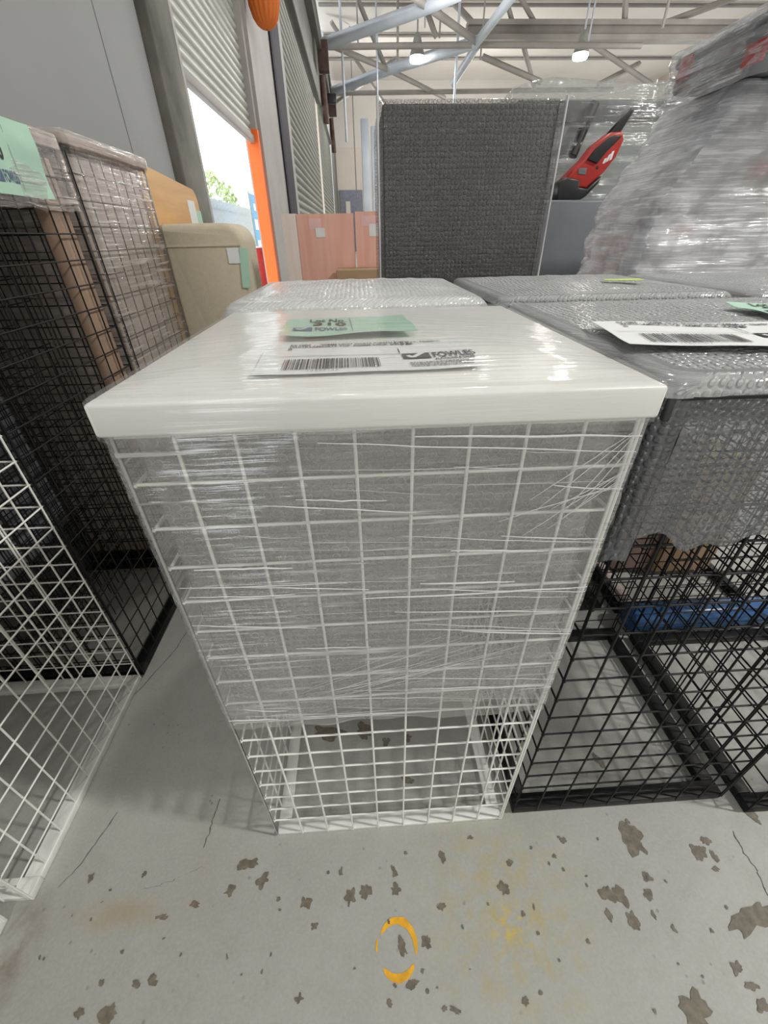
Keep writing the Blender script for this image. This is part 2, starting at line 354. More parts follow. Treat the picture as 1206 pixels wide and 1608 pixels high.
# flaked dark stains: x, y, half sizes (metres)
ST = [(-0.28, -0.043, 0.0197, 0.0088), (-0.245, -0.069, 0.0132, 0.0106), (-0.303, -0.079, 0.0095, 0.0075), (-0.362, -0.095, 0.0105, 0.0044), (-0.415, -0.108, 0.0103, 0.0036), (-0.162, -0.105, 0.0093, 0.0097), (-0.081, -0.101, 0.0082, 0.0105), (-0.052, -0.096, 0.0106, 0.0092), (-0.099, -0.064, 0.0036, 0.0053), (0.003, -0.072, 0.0048, 0.009), (0.003, -0.096, 0.0094, 0.0071), (-0.143, -0.136, 0.0067, 0.0051), (-0.211, -0.097, 0.0047, 0.0035), (0.009, -0.169, 0.0065, 0.0108), (0.05, -0.167, 0.0076, 0.0079), (0.02, -0.212, 0.0083, 0.0049), (-0.16, -0.217, 0.0061, 0.0048), (-0.017, -0.23, 0.004, 0.0041), (0.096, -0.054, 0.0049, 0.0087), (0.083, -0.124, 0.0069, 0.0047), (0.203, -0.107, 0.0105, 0.0102), (0.068, -0.24, 0.004, 0.0031), (0.084, -0.243, 0.0099, 0.0031), (0.158, -0.027, 0.0064, 0.0034), (0.481, -0.049, 0.0188, 0.024), (0.596, -0.076, 0.0147, 0.0131), (0.619, -0.06, 0.0087, 0.0068), (0.62, -0.085, 0.0049, 0.0084), (0.61, -0.103, 0.006, 0.0045), (0.39, -0.124, 0.0139, 0.0107), (0.412, -0.128, 0.0092, 0.0138), (0.413, -0.161, 0.0089, 0.0115), (0.473, -0.107, 0.0083, 0.0074), (0.461, -0.131, 0.0069, 0.0078), (0.624, -0.169, 0.0443, 0.0145), (0.456, -0.266, 0.0215, 0.0212), (0.553, -0.226, 0.0093, 0.0069), (0.561, -0.245, 0.0091, 0.0053), (0.562, -0.266, 0.0098, 0.0064), (0.377, -0.153, 0.0045, 0.0072), (0.455, -0.157, 0.0033, 0.0059), (0.479, -0.175, 0.0033, 0.0051), (0.196, -0.24, 0.005, 0.0048), (0.224, -0.071, 0.0061, 0.0047), (-0.573, -0.045, 0.0049, 0.0078), (-0.473, -0.046, 0.0037, 0.005), (-0.401, -0.184, 0.0073, 0.0055), (-0.484, -0.182, 0.0052, 0.0038), (-0.503, -0.212, 0.006, 0.006), (-0.426, -0.186, 0.0073, 0.0049), (-0.458, -0.214, 0.012, 0.0081), (-0.142, 0.202, 0.0311, 0.0174), (-0.05, 0.199, 0.0187, 0.0248), (0.001, 0.17, 0.0091, 0.0095), (0.053, 0.174, 0.0092, 0.0072), (-0.045, 0.244, 0.0129, 0.0133), (0.044, 0.085, 0.0141, 0.0061), (0.483, 0.097, 0.0072, 0.0166), (0.313, -0.066, 0.0037, 0.0033), (0.342, -0.043, 0.005, 0.0044), (0.746, -0.03, 0.0077, 0.0132), (0.484, -0.02, 0.0052, 0.0049)]
rnd = random.Random(5)
sm = MB()
def blob_poly(mb, x, y, rx, ry, n=26, z=.0004):
    seed = rnd.random()*90; a0 = rnd.uniform(-.4, .4); pts = []
    for k in range(n):
        a = 2*pi*k/n
        q = 1+.75*noise.noise((cos(a)*1.6+seed, sin(a)*1.6, seed))+.35*noise.noise((cos(a)*5+seed, sin(a)*5, 3))
        q = max(q, .25); px, py = rx*q*cos(a), ry*q*sin(a)
        pts.append((x+px*cos(a0)-py*sin(a0), y+px*sin(a0)+py*cos(a0), z))
    mb.add([(x, y, z)]+pts, [(0, 1+k, 1+(k+1) % n) for k in range(n)])
for i, q in enumerate(ST): blob_poly(sm, *q, z=.0004+.000015*i)
for k in range(70):
    x = rnd.uniform(-.62, .8); y = rnd.uniform(-.30, -.02)
    blob_poly(sm, x, y, rnd.uniform(.0012, .003), rnd.uniform(.0012, .004), 10, .0014+.000005*k)
so = sm.build('stain', M['stain'], floor); so['kind'] = 'stuff'
cm = MB()
for line in ([(.685, -.048), (.68, -.083), (.684, -.112), (.676, -.143), (.68, -.2)], [(-.574, .062), (-.592, .008), (-.608, -.03), (-.631, -.061)],
             [(-.364, .073), (-.369, .021), (-.374, -.015)], [(-.471, -.069), (-.42, -.06), (-.385, -.048), (-.361, -.04)], [(-.66, .33), (-.6, .48), (-.585, .6)]):
    pts = []
    for (a, b), (c, d) in zip(line[:-1], line[1:]):
        for k in range(8):
            t = k/8; pts.append((a+(c-a)*t+.004*noise.noise((a*40+t*4, b*30, 1)), b+(d-b)*t+.004*noise.noise((a*40+t*4, b*30, 9))))
    vs = []
    for i, (x, y) in enumerate(pts):
        hw = .0013*(.5+abs(noise.noise((i*.7, x*9, 2))))
        vs += [(x-hw, y-hw*.3, .0005), (x+hw, y+hw*.3, .0005)]
    cm.add(vs, [(2*i, 2*i+1, 2*i+3, 2*i+2) for i in range(len(pts)-1)])
cm.build('crack', M['crack'], floor)
rg = MB()                                                            # broken orange ring of paint
def arc(a0, a1, r0, r1, cx=.0, cy=-.171, n=30):
    vs = []
    for k in range(n+1):
        t = k/n; a = radians(a0+(a1-a0)*t); e = sin(pi*t)**.5
        mid = (r0+r1)/2; h = (r1-r0)/2*e*(1+.35*noise.noise((t*9, a0, 1)))
        for q in (mid-h, mid+h): vs.append((cx+q*.98*cos(a), cy+q*1.05*sin(a), .0006))
    rg.add(vs, [(2*k, 2*k+1, 2*k+3, 2*k+2) for k in range(n)])
arc(150, -18, .027, .0372); arc(218, 325, .0275, .0375); arc(160, 185, .034, .038)
rg.build('painted_ring', M['ring'], floor)

# left wall with its pillar, half-open shutter, columns and closed shutter
wl = MB(); wl.box(XW-.2, XW, -2.6, 3.52, 0, 9); wl.box(XW-.2, XW, -7, -2.6, 3.6, 9); wl.box(XW-.2, XW, -7, -6.2, 0, 3.6)  # low gap behind the camera: unseen dock opening added for daylight
wall = struct('wall_left', wl, M['wall'])
jm = MB()
for y, lean in ((1.62, .02), (2.9, 0), (.2, 0)): jm.box(XW, XW+.002, y-.004, y+.004, 0, 9)
jm.build('panel_joint', M['joint'], wall)
pl = MB(); pl.bbox(XW-.35, XW+.06, 3.55, 4.05, 0, 9, .015)
struct('pillar_concrete', pl, M['pillar'])
pe = MB(); pe.box(XW-.1, XW+.04, 4.05, 4.16, 0, 9); struct('trim_1', pe, M['column'])
def shutter(y0, y1, z0, z1, pitch, x, amp, m, name):
    mb = MB(); n = int((z1-z0)/pitch); k = 8
    prof = [(x+amp*(abs(sin(pi*j/k)))**.8-amp, z0+(i+j/k)*pitch) for i in range(n) for j in range(k)]
    vs = [(px, y, pz) for px, pz in prof for y in (y0, y1)]
    mb.add(vs, [(2*i, 2*i+1, 2*i+3, 2*i+2) for i in range(len(prof)-1)], True)
    return mb
d1 = struct('door_1', shutter(4.12, 7.1, 2.13, 6.5, .085, XW-.05, .028, M['shutter'], 'door_1'), M['shutter'])
d1b = MB(); d1b.bbox(XW-.09, XW-.02, 4.12, 7.1, 2.06, 2.14, .01); d1b.build('bottom_rail', M['column'], d1)
oj = MB(); oj.box(XW-.125, XW+.03, 7.06, 7.2, 0, 2.2); struct('trim_2', oj, M['orange'])
oc = MB(); oc.box(XW-.17, XW+.06, 7.2, 9.1, 0, 9); oc.box(XW-.17, XW+.02, 7.07, 7.2, 2.2, 9)
struct('pillar_grey', oc, M['column'])
st_ = MB(); st_.box(XW-.1, XW+.09, 9.2, 9.24, 0, 9); st_.box(XW+.05, XW+.09, 9.1, 10.25, 0, 9); st_.box(XW-.1, XW+.05, 10.2, 10.25, 0, 9); struct('pillar_steel', st_, M['post'])
gd = MB(); gd.box(XW-.1, XW+.05, 10.25, 11.0, 0, 7); struct('trim_3', gd, M['column'])
d2 = struct('door_2', shutter(11, 20.2, 0, 5.2, .16, XW, .07, M['shutter2'], 'door_2'), M['shutter2'])
hs = MB(); hs.bbox(XW-.2, XW+.16, 10.3, 21, 5.15, 5.7, .03); hs.box(XW-.2, XW+.02, 10.3, 21, 5.7, 9); hs.build('shutter_housing', M['housing'], d2)
t4 = MB(); t4.box(XW-.2, XW, 20.2, 21.2, 0, 9); struct('trim_4', t4, M['farwall'])
d3 = struct('door_3', shutter(21.2, 31, 0, 5.4, .16, XW, .07, M['shutter2'], 'door_3'), M['shutter2'])
h3 = MB(); h3.box(XW-.2, XW+.1, 21.2, 31, 5.4, 8.6); h3.build('shutter_housing', M['housing'], d3)
t5 = MB(); t5.box(XW-.2, XW, 31, 31.8, 0, 9.8); struct('trim_5', t5, M['steel'])
t6 = MB(); t6.box(XW-.2, XW, 31.8, 40, 0, 9.8); struct('wall_left_far', t6, M['housing'])
ev = MB(); ev.box(XW-.2, XW+.25, 10, 30, 6.9, 7.3); ev.build('eave_gutter', M['housing'], d2)
for y in (22.8, 29.9):
    rb = MB(); rb.box(XW, XW+.5, y-.25, y+.25, 6.4, 7.2); rb.tube((XW+.2, y, 6.3), (XW+.25, y, 4.9), .12, 8); struct('trim_bracket', rb, M['rust'])
# far wall
fw = MB(); fw.box(-1.5, 22, 40, 40.2, 0, 6.5); farw = struct('wall_back', fw, M['farwall'])
fw2 = MB(); fw2.box(-1.5, 22, 40.05, 40.2, 6.5, 10); fw2.build('upper_cladding', M['ceil'], farw)
fd = MB(); fd.box(-1.2, .6, 39.9, 40, 0, 4.0); d4 = struct('door_4', fd, M['fardoor'])
fs = MB(); fs.box(-.75, -.4, 39.86, 39.9, 0, 3.3); fs.build('pale_strip', M['farwall'], d4)
wr = MB(); wr.box(22, 22.2, -7, 16, 0, 10); wr.box(22, 22.2, 16, 40, 6.5, 10); wr.box(22, 22.2, 27, 28, 0, 6.5); struct('wall_right', wr, M['farwall'])  # lower openings added out of view to bring daylight to the roof
wq = MB(); wq.box(-1.5, 22.2, -7.2, -7, 0, 10); struct('wall_front', wq, M['farwall'])
# roof
ce = MB()
def rooff(a, b):
    y = -7+47*b; return Vector((-1.5+24*a, y, 10+.06*abs((a*24/.25 % 2)-1)))
ce.box(-1.5, 22.2, -7, 40.2, 10, 10.2); struct('ceiling', ce, M['ceil'])
def beam(pts, rad, m, n=4):
    mb = MB(); mb.path(pts, rad, n); return struct('roof_beam', mb, m)
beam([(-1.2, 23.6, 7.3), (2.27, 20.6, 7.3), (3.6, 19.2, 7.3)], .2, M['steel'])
beam([(-1.2, 30.1, 7.3), (1.78, 26.4, 7.3), (5.09, 23.2, 7.3)], .2, M['steel'])
beam([(5.09, 23.2, 7.3), (5.32, 19.2, 7.3)], .2, M['steel'])
beam([(5.17, 23.5, 7.3), (5.16, 28.4, 7.3)], .2, M['steel'])
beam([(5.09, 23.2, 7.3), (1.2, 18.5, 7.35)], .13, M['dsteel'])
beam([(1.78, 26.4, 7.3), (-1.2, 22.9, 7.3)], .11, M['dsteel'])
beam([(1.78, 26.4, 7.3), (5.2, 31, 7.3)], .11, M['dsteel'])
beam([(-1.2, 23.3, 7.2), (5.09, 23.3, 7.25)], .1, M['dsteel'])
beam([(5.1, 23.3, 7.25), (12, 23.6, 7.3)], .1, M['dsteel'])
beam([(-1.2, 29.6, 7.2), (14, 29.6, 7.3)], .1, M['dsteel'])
for y, z0, z1 in ((26.0, 8.05, 8.65),):
    b_ = MB(); b_.box(5.2, 21, y-.12, y+.12, z0+.16, z1-.16); b_.box(5.2, 21, y-.3, y+.3, z1-.16, z1); b_.box(5.2, 21, y-.3, y+.3, z0, z0+.16)
    struct('roof_beam', b_, M['dsteel'])
for (a, b) in (((6.2, 26, 8.1), (4.6, 27.5, 9.8)), ((7.2, 26, 8.6), (6.0, 25, 9.9)), ((10.6, 26, 8.1), (15.5, 28, 7.0)), ((7.7, 26, 8.1), (9.2, 28, 7.0)), ((6, 26, 7.6), (9, 26.5, 6.9)),
               ((12.2, 26, 8.6), (11.2, 24.6, 9.6)), ((8.2, 26, 8.6), (6.4, 25, 9.7)), ((14, 26, 8.6), (18, 27, 9.8)), ((12, 27, 6.9), (14.8, 29, 8.1)),
               ((-.8, 30, 9.8), (2.4, 33, 7)), ((-1.1, 34, 7.6), (2.5, 31, 8.8)), ((1.2, 20, 9.6), (3.4, 23, 7.4)), ((0, 24, 9.4), (1.8, 27, 7.3))):
    beam([a, b], .12, M['dsteel'])
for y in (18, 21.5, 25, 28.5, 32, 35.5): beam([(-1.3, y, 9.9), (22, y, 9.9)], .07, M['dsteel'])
rods = [(-.27, 24, 4.5), (.39, 24, 7.3), (1.14, 24, 5.6), (2.0, 24, 7.0), (3.09, 24, 7.9), (3.55, 23, 7.35), (4.45, 24, 5.5), (5.45, 24, 7.0), (9.75, 24.2, 7.5), (12.9, 24, 7.9), (10.3, 25, 7.2), (.1, 31, 3.0), (1.5, 31, 3.4), (2.86, 24.5, 7.5)]
for i, (x, y, z) in enumerate(rods):
    mb = MB(); mb.tube((x, y, 9.95), (x, y, z), .035 if i % 3 else .055, 6); struct('roof_hanger', mb, M['dsteel'] if i % 2 else M['steel'])
for x in (.7, 1.25):
    mb = MB(); mb.bbox(x-.22, x+.22, 29.9, 30.3, 0, 6.3 if x < 1 else 6.0, .03); struct('pillar_blue', mb, M['steel'])
# outside the open door
yd = MB(); yd.box(-60, XW-.2, -10, 60, -.12, -.02); yd.box(22.2, 70, -10, 60, -.12, -.02); struct('ground_yard', yd, M['yard'])

# ================================================================== THE PLINTHS
def wire_panel(length, z0, z1, horiz, axis, dia, zs=None):
    """vertical and horizontal wires of one face, in the face's own line along X (axis 0) or Y (axis 1), centred"""
    mb = MB(); h = length/2; R_ = dia/2
    n = round(length/.0505); sp = length/n
    def P(a, b, z): return (a, b, z) if axis == 0 else (b, a, z)
    for k in range(n+1): mb.tube(P(-h+k*sp, 0, z0), P(-h+k*sp, 0, z1), R_, 6)
    z = z0+.012
    for q in horiz: mb.tube(P(-h, R_*1.7, q), P(h, R_*1.7, q), R_, 6)
    return mb
def make_plinth(name, label, cx, cy, top_z, colour, wx=.455, wy=.455, rz=0, group=None, slab=.028, over=.0075, frame=(.025, .010), topper=True, bar=None, tmat=None):
    bar = bar or (.0036 if colour == 'white' else .0034)
    wm = M[colour+'_wire']; fm = M['white_frame'] if colour == 'white' else wm
    t = thing(name, label, 'display plinth', (cx, cy, 0), rz, group)
    H = top_z-slab; hx, hy = wx/2, wy/2
    rows = [H-.05*k for k in range(1, int((H-.02)/.05)+1)]
    a = wire_panel(wx, frame[1]*.5, H, rows, 0, bar); b = wire_panel(wy, frame[1]*.5, H, rows, 1, bar)
    o = a.build('wire_panel', wm, t, (0, -hy, 0)); o2 = o.copy(); COL.objects.link(o2); o2.location = (0, hy-.004, 0)
    o3 = b.build('wire_panel', wm, t, (-hx, 0, 0)); o4 = o3.copy(); COL.objects.link(o4); o4.location = (hx-.004, 0, 0)
    fr = MB(); fw_, fh = frame
    for s in (-1, 1):
        y = s*hy; fr.bbox(-hx, hx, min(y, y-s*fw_), max(y, y-s*fw_), 0.0005, fh, .0015)
        x = s*hx; fr.bbox(min(x, x-s*fw_), max(x, x-s*fw_), -hy+fw_, hy-fw_, 0.0005, fh, .0015)
    fr.build('base_frame', fm, t)
    tf = MB()
    for s in (-1, 1):
        y = s*(hy-.006); tf.box(-hx, hx, y-.006, y+.006, H-.004, H-.0005); x = s*(hx-.006); tf.box(x-.006, x+.006, -hy+.012, hy-.012, H-.004, H-.0005)
    tf.build('top_frame', wm, t)
    tp = MB(); tp.bbox(-hx-over, hx+over, -hy-over, hy+over, H, top_z, .003, seg=3)
    tp.build('laminate_top', tmat or (M['laminate'] if colour == 'white' else M['black_lam']), t)
    return t

def wrap(hx, hy, z_top, z_low, r_edge=.012, amp=.003, frq=(6, 22), seed=0, low_amp=.012, nz=70, ns=160, ntop=18, off=0.0, bulge=.006, step=None, cor=.012, side_only=False):
    """film or bubble wrap pulled round a box: sides, rounded edge and top. step=(z, d): sides drawn in by d below z"""
    mb = MB(); prof = []
    for j in range(nz+1):
        z = z_low+(z_top-r_edge-z_low)*j/nz; d = 0
        if step: d = -step[1]*min(1, max(0, (step[0]+.006-z)/.012))
        prof.append((d, z, 0))
    if not side_only:
        for j in range(1, 7):
            a = pi/2*j/6; prof.append((-r_edge*(1-cos(a)), z_top-r_edge+r_edge*sin(a), 0))
        for j in range(1, ntop+1): prof.append((-r_edge, z_top, j/ntop))
    def ring(s, d, k):
        ex, ey = max(hx+off+d, .002), max(hy+off+d, .002)
        c = min(cor, ex*.5, ey*.5)
        P = [(-ex+c, -ey, -pi/2), (ex-c, -ey, 0)]
        L = [2*(ex-c), pi*c/2, 2*(ey-c), pi*c/2]*2; tot = sum(L); q = s*tot; i = 0
        while q > L[i] and i < 7: q -= L[i]; i += 1
        t = q/L[i] if L[i] else 0
        if i == 0: p = (-ex+c+q, -ey); n = (0, -1)
        elif i == 1: a = -pi/2+t*pi/2; p = (ex-c+c*cos(a), -ey+c+c*sin(a)); n = (cos(a), sin(a))
        elif i == 2: p = (ex, -ey+c+q); n = (1, 0)
        elif i == 3: a = t*pi/2; p = (ex-c+c*cos(a), ey-c+c*sin(a)); n = (cos(a), sin(a))
        elif i == 4: p = (ex-c-q, ey); n = (0, 1)
        elif i == 5: a = pi/2+t*pi/2; p = (-ex+c+c*cos(a), ey-c+c*sin(a)); n = (cos(a), sin(a))
        elif i == 6: p = (-ex, ey-c-q); n = (-1, 0)
        else: a = pi+t*pi/2; p = (-ex+c+c*cos(a), -ey+c+c*sin(a)); n = (cos(a), sin(a))
        return p[0]*(1-k), p[1]*(1-k), n, s*tot
    vs, uvs = [], []
    for j, (d, z, k) in enumerate(prof):
        for i in range(ns+1):
            x, y, n, ss = ring(i/ns, d, k)
            nn = noise.noise((ss*frq[0]+seed, z*frq[1]+ss*2.2, seed*1.3))*.6+noise.noise((ss*frq[0]*3+seed, z*frq[1]*2.6, seed+5))*.4
            zz = z
            if k > 0:
                zz += bulge*(1-(1-k)**2)+amp*.8*noise.noise((x*14+seed, y*14, seed))*min(1, k*4)+amp*.5*noise.noise((x*40, y*40+seed, 2))*min(1, k*4)
                x, y = x, y
            else:
                e = abs(nn)*amp
                x += n[0]*e; y += n[1]*e
                lowf = max(0, 1-j/(nz*.25)); zz += low_amp*lowf*(noise.noise((ss*7+seed, 3, seed))+.5*noise.noise((ss*25, 1, seed)))
            vs.append((x, y, zz)); uvs.append((ss, z) if k == 0 else (x+3, y+3))
    w_ = ns+1
    fs = [(j*w_+i, j*w_+i+1, (j+1)*w_+i+1, (j+1)*w_+i) for j in range(len(prof)-1) for i in range(ns)]
    return mb.add(vs, fs, True, uvs)

# --- white plinth in the middle
w1 = make_plinth('wire_mesh_plinth', 'white wire mesh plinth with white laminate top, wrapped in clear film, standing in the middle', 0, .2275, .895, 'white')
side = wrap(.2275, .2275, .873, .415, .006, .0035, (5, 26), 2.0, .012, 110, 240, 0, .0052, 0, side_only=True, cor=.006)
sf = side.build('stretch_film', F['cage'], w1)
wrap(.2353, .2353, .8985, .864, .004, .0012, (5, 26), 4.0, 0.002, 8, 260, 30, .0006, .012, cor=.006).build('stretch_film', F['top'], w1)
wrap(.2185, .2185, .866, .425, .004, .002, (7, 12), 9.0, .015, 60, 160, 0, 0, 0, side_only=True, cor=.006).build('bubble_wrap', F['cagebub'], w1)
rnd = random.Random(21); fo = MB()
def strand(mb, p, q_, rad, sag, n=14, seed=0):
    pts = []
    for k in range(n+1):
        t = k/n; v = Vector(p).lerp(Vector(q_), t); v.z += sag*sin(pi*t)+.0012*noise.noise((t*5, seed, 0)); v.y -= .0008*abs(noise.noise((t*7, seed, 4))); pts.append(v)
    for k in range(n):
        t = (k+.5)/n; r_ = rad*(.35+.65*sin(pi*t)**.6); mb.tube(pts[k], pts[k+1], r_, 5, cap=False)
yf = -.2275-.0072
for k in range(52):
    z = rnd.choice([rnd.uniform(.80, .86), rnd.uniform(.68, .80), rnd.uniform(.60, .70), rnd.uniform(.43, .50), rnd.uniform(.43, .86)])
    x0 = rnd.uniform(-.225, .16); L_ = rnd.uniform(.05, .30); x1 = min(.226, x0+L_); sl = rnd.gauss(-.07, .035)
    strand(fo, (x0, yf, z), (x1, yf, max(.42, z+sl*(x1-x0))), rnd.choice([.0002, .0003, .0005, .0008, .0013]), rnd.uniform(-.002, .001), seed=k*3.7)
for k in range(14):                                                  # a fan of diagonal folds rising to the right
    x0 = rnd.uniform(-.14, -.04); z0 = rnd.uniform(.47, .53); a = rnd.uniform(.18, .5); L_ = rnd.uniform(.12, .30)
    strand(fo, (x0, yf, z0), (min(.225, x0+L_*cos(a)), yf, z0+L_*sin(a)), .00025, 0, seed=k*5.1+90)
for k in range(10):                                                  # and from the top right corner
    z0 = rnd.uniform(.80, .86); a = rnd.uniform(2.2, 2.7)+pi
    strand(fo, (.10+rnd.uniform(0, .1), yf, .74+rnd.uniform(0, .05)), (.223, yf, z0), .0005, 0, seed=k*2.1+300)
ff = fo.build('film_fold', F['fold'], w1); ff['kind'] = 'stuff'
# --- second white plinth behind it
w2 = make_plinth('wire_mesh_plinth', 'white wire mesh plinth behind the middle one, its top padded with white bubble wrap', -.02, .72, .885, 'white')
wrap(.243, .225, .905, .55, .03, .004, (9, 14), 11.0, .03, 40, 160, 24, .006, .010, cor=.03).build('bubble_wrap', F['bubwhite'], w2)
# --- black plinths on the right
GB = dict(frame=(.028, .022), slab=.026)
d_ = make_plinth('wire_mesh_plinth', 'front black wire mesh plinth touching the right side of the white one, under bubble wrap', .4765, .2285, .885, 'black', .444, .44, **GB)
e_ = make_plinth('wire_mesh_plinth', 'black wire mesh plinth at the right edge, front base corner next to a floor crack', .956, .198, .885, 'black', .444, .44, rz=-.01, **GB)
dd = make_plinth('wire_mesh_plinth', 'black wire mesh plinth right of the second white one, in the second row', .485, .757, .885, 'black', .444, .44, **GB)
ee = make_plinth('wire_mesh_plinth', 'black wire mesh plinth in the second row holding brown cartons', .968, .738, .885, 'black', .444, .44, **GB)
def cover(p, hx, hy, zl, seed, bulge=.005):
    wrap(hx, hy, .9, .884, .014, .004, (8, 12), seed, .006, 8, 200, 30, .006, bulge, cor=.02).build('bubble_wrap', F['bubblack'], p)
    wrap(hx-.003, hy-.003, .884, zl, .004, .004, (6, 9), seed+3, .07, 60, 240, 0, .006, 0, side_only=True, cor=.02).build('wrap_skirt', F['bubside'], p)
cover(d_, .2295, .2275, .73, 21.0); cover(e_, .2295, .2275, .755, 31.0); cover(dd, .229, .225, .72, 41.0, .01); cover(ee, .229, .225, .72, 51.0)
# --- tall dark bubble-wrapped block behind
tb = thing('wrapped_display_panel', 'tall charcoal panel in bubble wrap standing upright behind the low plinths', 'display panel', (.318, 1.42, 0))
b = MB(); b.bbox(-.248, .248, -.205, .205, 0, 1.3, .006); b.build('board', M['blackpanel'], tb)
wrap(.25, .207, 1.308, .02, .008, .004, (10, 8), 61.0, .0, 80, 200, 14, .007, .004, cor=.012).build('bubble_wrap', F['bubdark'], tb)
b = MB(); b.tube((-.262, -.214, .2), (-.262, -.214, 1.312), .0035); b.tube((.262, -.214, .2), (.262, -.214, 1.312), .0035)
b.build('tape_edge', M['lilac'], tb)
# --- left side: white open plinths and tall black ones
c_ = make_plinth('wire_mesh_plinth', 'unwrapped white wire mesh plinth at the left, its right base corner meeting the black cage', -.885, .156, .895, 'white', .45, .455, frame=(.03, .018))
c2 = make_plinth('wire_mesh_plinth', 'white wire mesh plinth at the lower left, only a base corner showing', -.925, -.315, .895, 'white', .47, .44, frame=(.03, .018))
a_ = make_plinth('wire_mesh_plinth', 'tall black wire mesh plinth with a mint card on its wrapped top band', -.886, .636, 1.185, 'black', .455, .485, frame=(.03, .022), tmat=M['taupe'], slab=.02)
b_ = make_plinth('wire_mesh_plinth', 'tall black wire mesh plinth holding a taupe carton, beside the pine panel', -.882, 1.118, 1.2, 'black', .455, .42, frame=(.03, .022), tmat=M['taupe'], slab=.02)
wrap(.2365, .2515, 1.192, 1.055, .006, .003, (12, 20), 71.0, .012, 24, 200, 20, .0015, .005, cor=.01).build('stretch_film', F['brown'], a_)
wrap(.2365, .2185, 1.208, .55, .006, .003, (12, 20), 81.0, .02, 60, 200, 20, .002, .005, step=(1.178, .0075), cor=.01).build('stretch_film', F['brown'], b_)

# ================================================================== GOODS STORED IN AND AROUND THE PLINTHS
def boxthing(name, label, cat, x0, x1, y0, y1, z0, z1, m, bev=.004, group=None, seam=None):
    t = thing(name, label, cat, ((x0+x1)/2, (y0+y1)/2, z0), 0, group)
    hx, hy = (x1-x0)/2, (y1-y0)/2
    b = MB(); b.bbox(-hx, hx, -hy, hy, .0004, z1-z0, bev); b.build('body', m, t)
    if seam:
        s = MB(); s.box(-hx-.0006, hx+.0006, -.024, .024, z1-z0-.06, z1-z0+.0008); s.build('packing_tape', seam, t)
    return t
boxthing('cardboard_carton', 'brown taupe carton filling the tall black cage nearer the pine panel', 'carton', -1.09, -.672, .915, 1.295, .03, 1.17, M['taupe'])
boxthing('timber_board', 'brown board upright in the far end of the mint card cage', 'board', -.705, -.672, .80, .868, .45, 1.15, M['board'])
boxthing('timber_board', 'taupe board behind the wrapped top band of the mint card cage', 'board', -1.08, -.676, .43, .78, 1.06, 1.155, M['taupe'])
boxthing('grey_board', 'dark grey board standing inside the mint card cage along its far left', 'board', -1.10, -1.03, .41, .86, .03, 1.05, M['grey'])
ms = MB()
for k in range(4):
    wp = wire_panel(.42, .03, 1.04, [.08+.05*i for i in range(19)], 1, .0027)
    ob = wp.build('loose_mesh_panel', M['black_wire'], None, (-.99+.055*k, .62+.01*k, 0), .03*(k-1))
    tag(ob, 'loose black wire mesh panel stored upright inside the mint card cage', 'mesh panel', 'loose mesh panels in the tall black cage')
# pine panel with rounded corner
pp = thing('pine_panel', 'orange pine panel with a rounded top corner, left of the open door', 'timber panel', (-.715, 1.60, 0))
poly = [(-.25, 0), (.26, 0)]
for k in range(9):
    a = pi/2*k/8; poly.append((.26-.05+.05*cos(a), 1.17-.05+.05*sin(a)))
poly.append((-.25, 1.2))
MX = Matrix(((0, 0, 1, 0), (1, 0, 0, 0), (0, 1, 0, 0), (0, 0, 0, 1)))
b = MB(); b.prism(poly, .04, MX); b.build('board', M['pine'], pp)
b = MB(); b.box(.0405, .0412, .12, .205, 1.055, 1.13); b.build('paper_label', M['paper'], pp)
tb2 = MB(); tb2.box(-.0009, 0, -.03, .03, -.045, .045)
cg = tb2.build('lot_card', M['green'], None, (-.6735, 1.835, 1.055)); tag(cg, 'small mint card stuck on the pine panel near the door', 'lot card')
# beige upholstered seat back
be = thing('upholstered_seat', 'beige upholstered high seat back with rounded corner, in front of the pine panel', 'seat', (-.523, 1.445, 0))
def rounded(x0, x1, z0, z1, rad):
    pts = [(x0, z0), (x1, z0)]
    for k in range(9):
        a = pi/2*k/8; pts.append((x1-rad+rad*cos(a), z1-rad+rad*sin(a)))
    for k in range(9):
        a = pi/2+pi/2*k/8; pts.append((x0+.02+.02*cos(a), z1-.02+.02*sin(a)))
    return pts
MZ = Matrix(((1, 0, 0, 0), (0, 0, 1, 0), (0, 1, 0, 0), (0, 0, 0, 1)))
import bmesh
def rounded_block(poly, y0, y1, bev):
    bm = bmesh.new()
    a = [bm.verts.new((x, y0, z)) for x, z in poly]; c = [bm.verts.new((x, y1, z)) for x, z in poly]; n = len(poly)
    bm.faces.new(a); bm.faces.new(c[::-1])
    for k in range(n): bm.faces.new((a[(k+1) % n], a[k], c[k], c[(k+1) % n]))
    bmesh.ops.recalc_face_normals(bm, faces=bm.faces[:])
    ed = [e for e in bm.edges if abs(e.verts[0].co.y-e.verts[1].co.y) < 1e-6]
    bmesh.ops.bevel(bm, geom=ed, offset=bev, segments=3, affect='EDGES', profile=.5)
    bm.verts.index_update(); mb = MB(); mb.add([q.co.copy() for q in bm.verts], [[q.index for q in fc.verts] for fc in bm.faces], True); bm.free(); return mb
rounded_block(rounded(-.15, .127, 0.0, 1.045, .06), -.1, .1, .02).build('backrest', M['beige'], be)
b = MB(); b.box(-.135, .113, -.1025, -.1, .98, .984); b.build('seam', M['beige'], be)
b = MB(); b.box(.065, .105, -.1022, -.1014, .93, .975); b.build('paper_label', M['paper'], be)
gc = MB(); gc.box(-.014, .014, -.0006, 0, -.06, .06)
g2 = gc.build('lot_card', M['green'], None, (-.407, 1.342, .915)); g2.rotation_euler = (0, .1, 0); tag(g2, 'mint card hanging at the right edge of the beige seat', 'lot card')
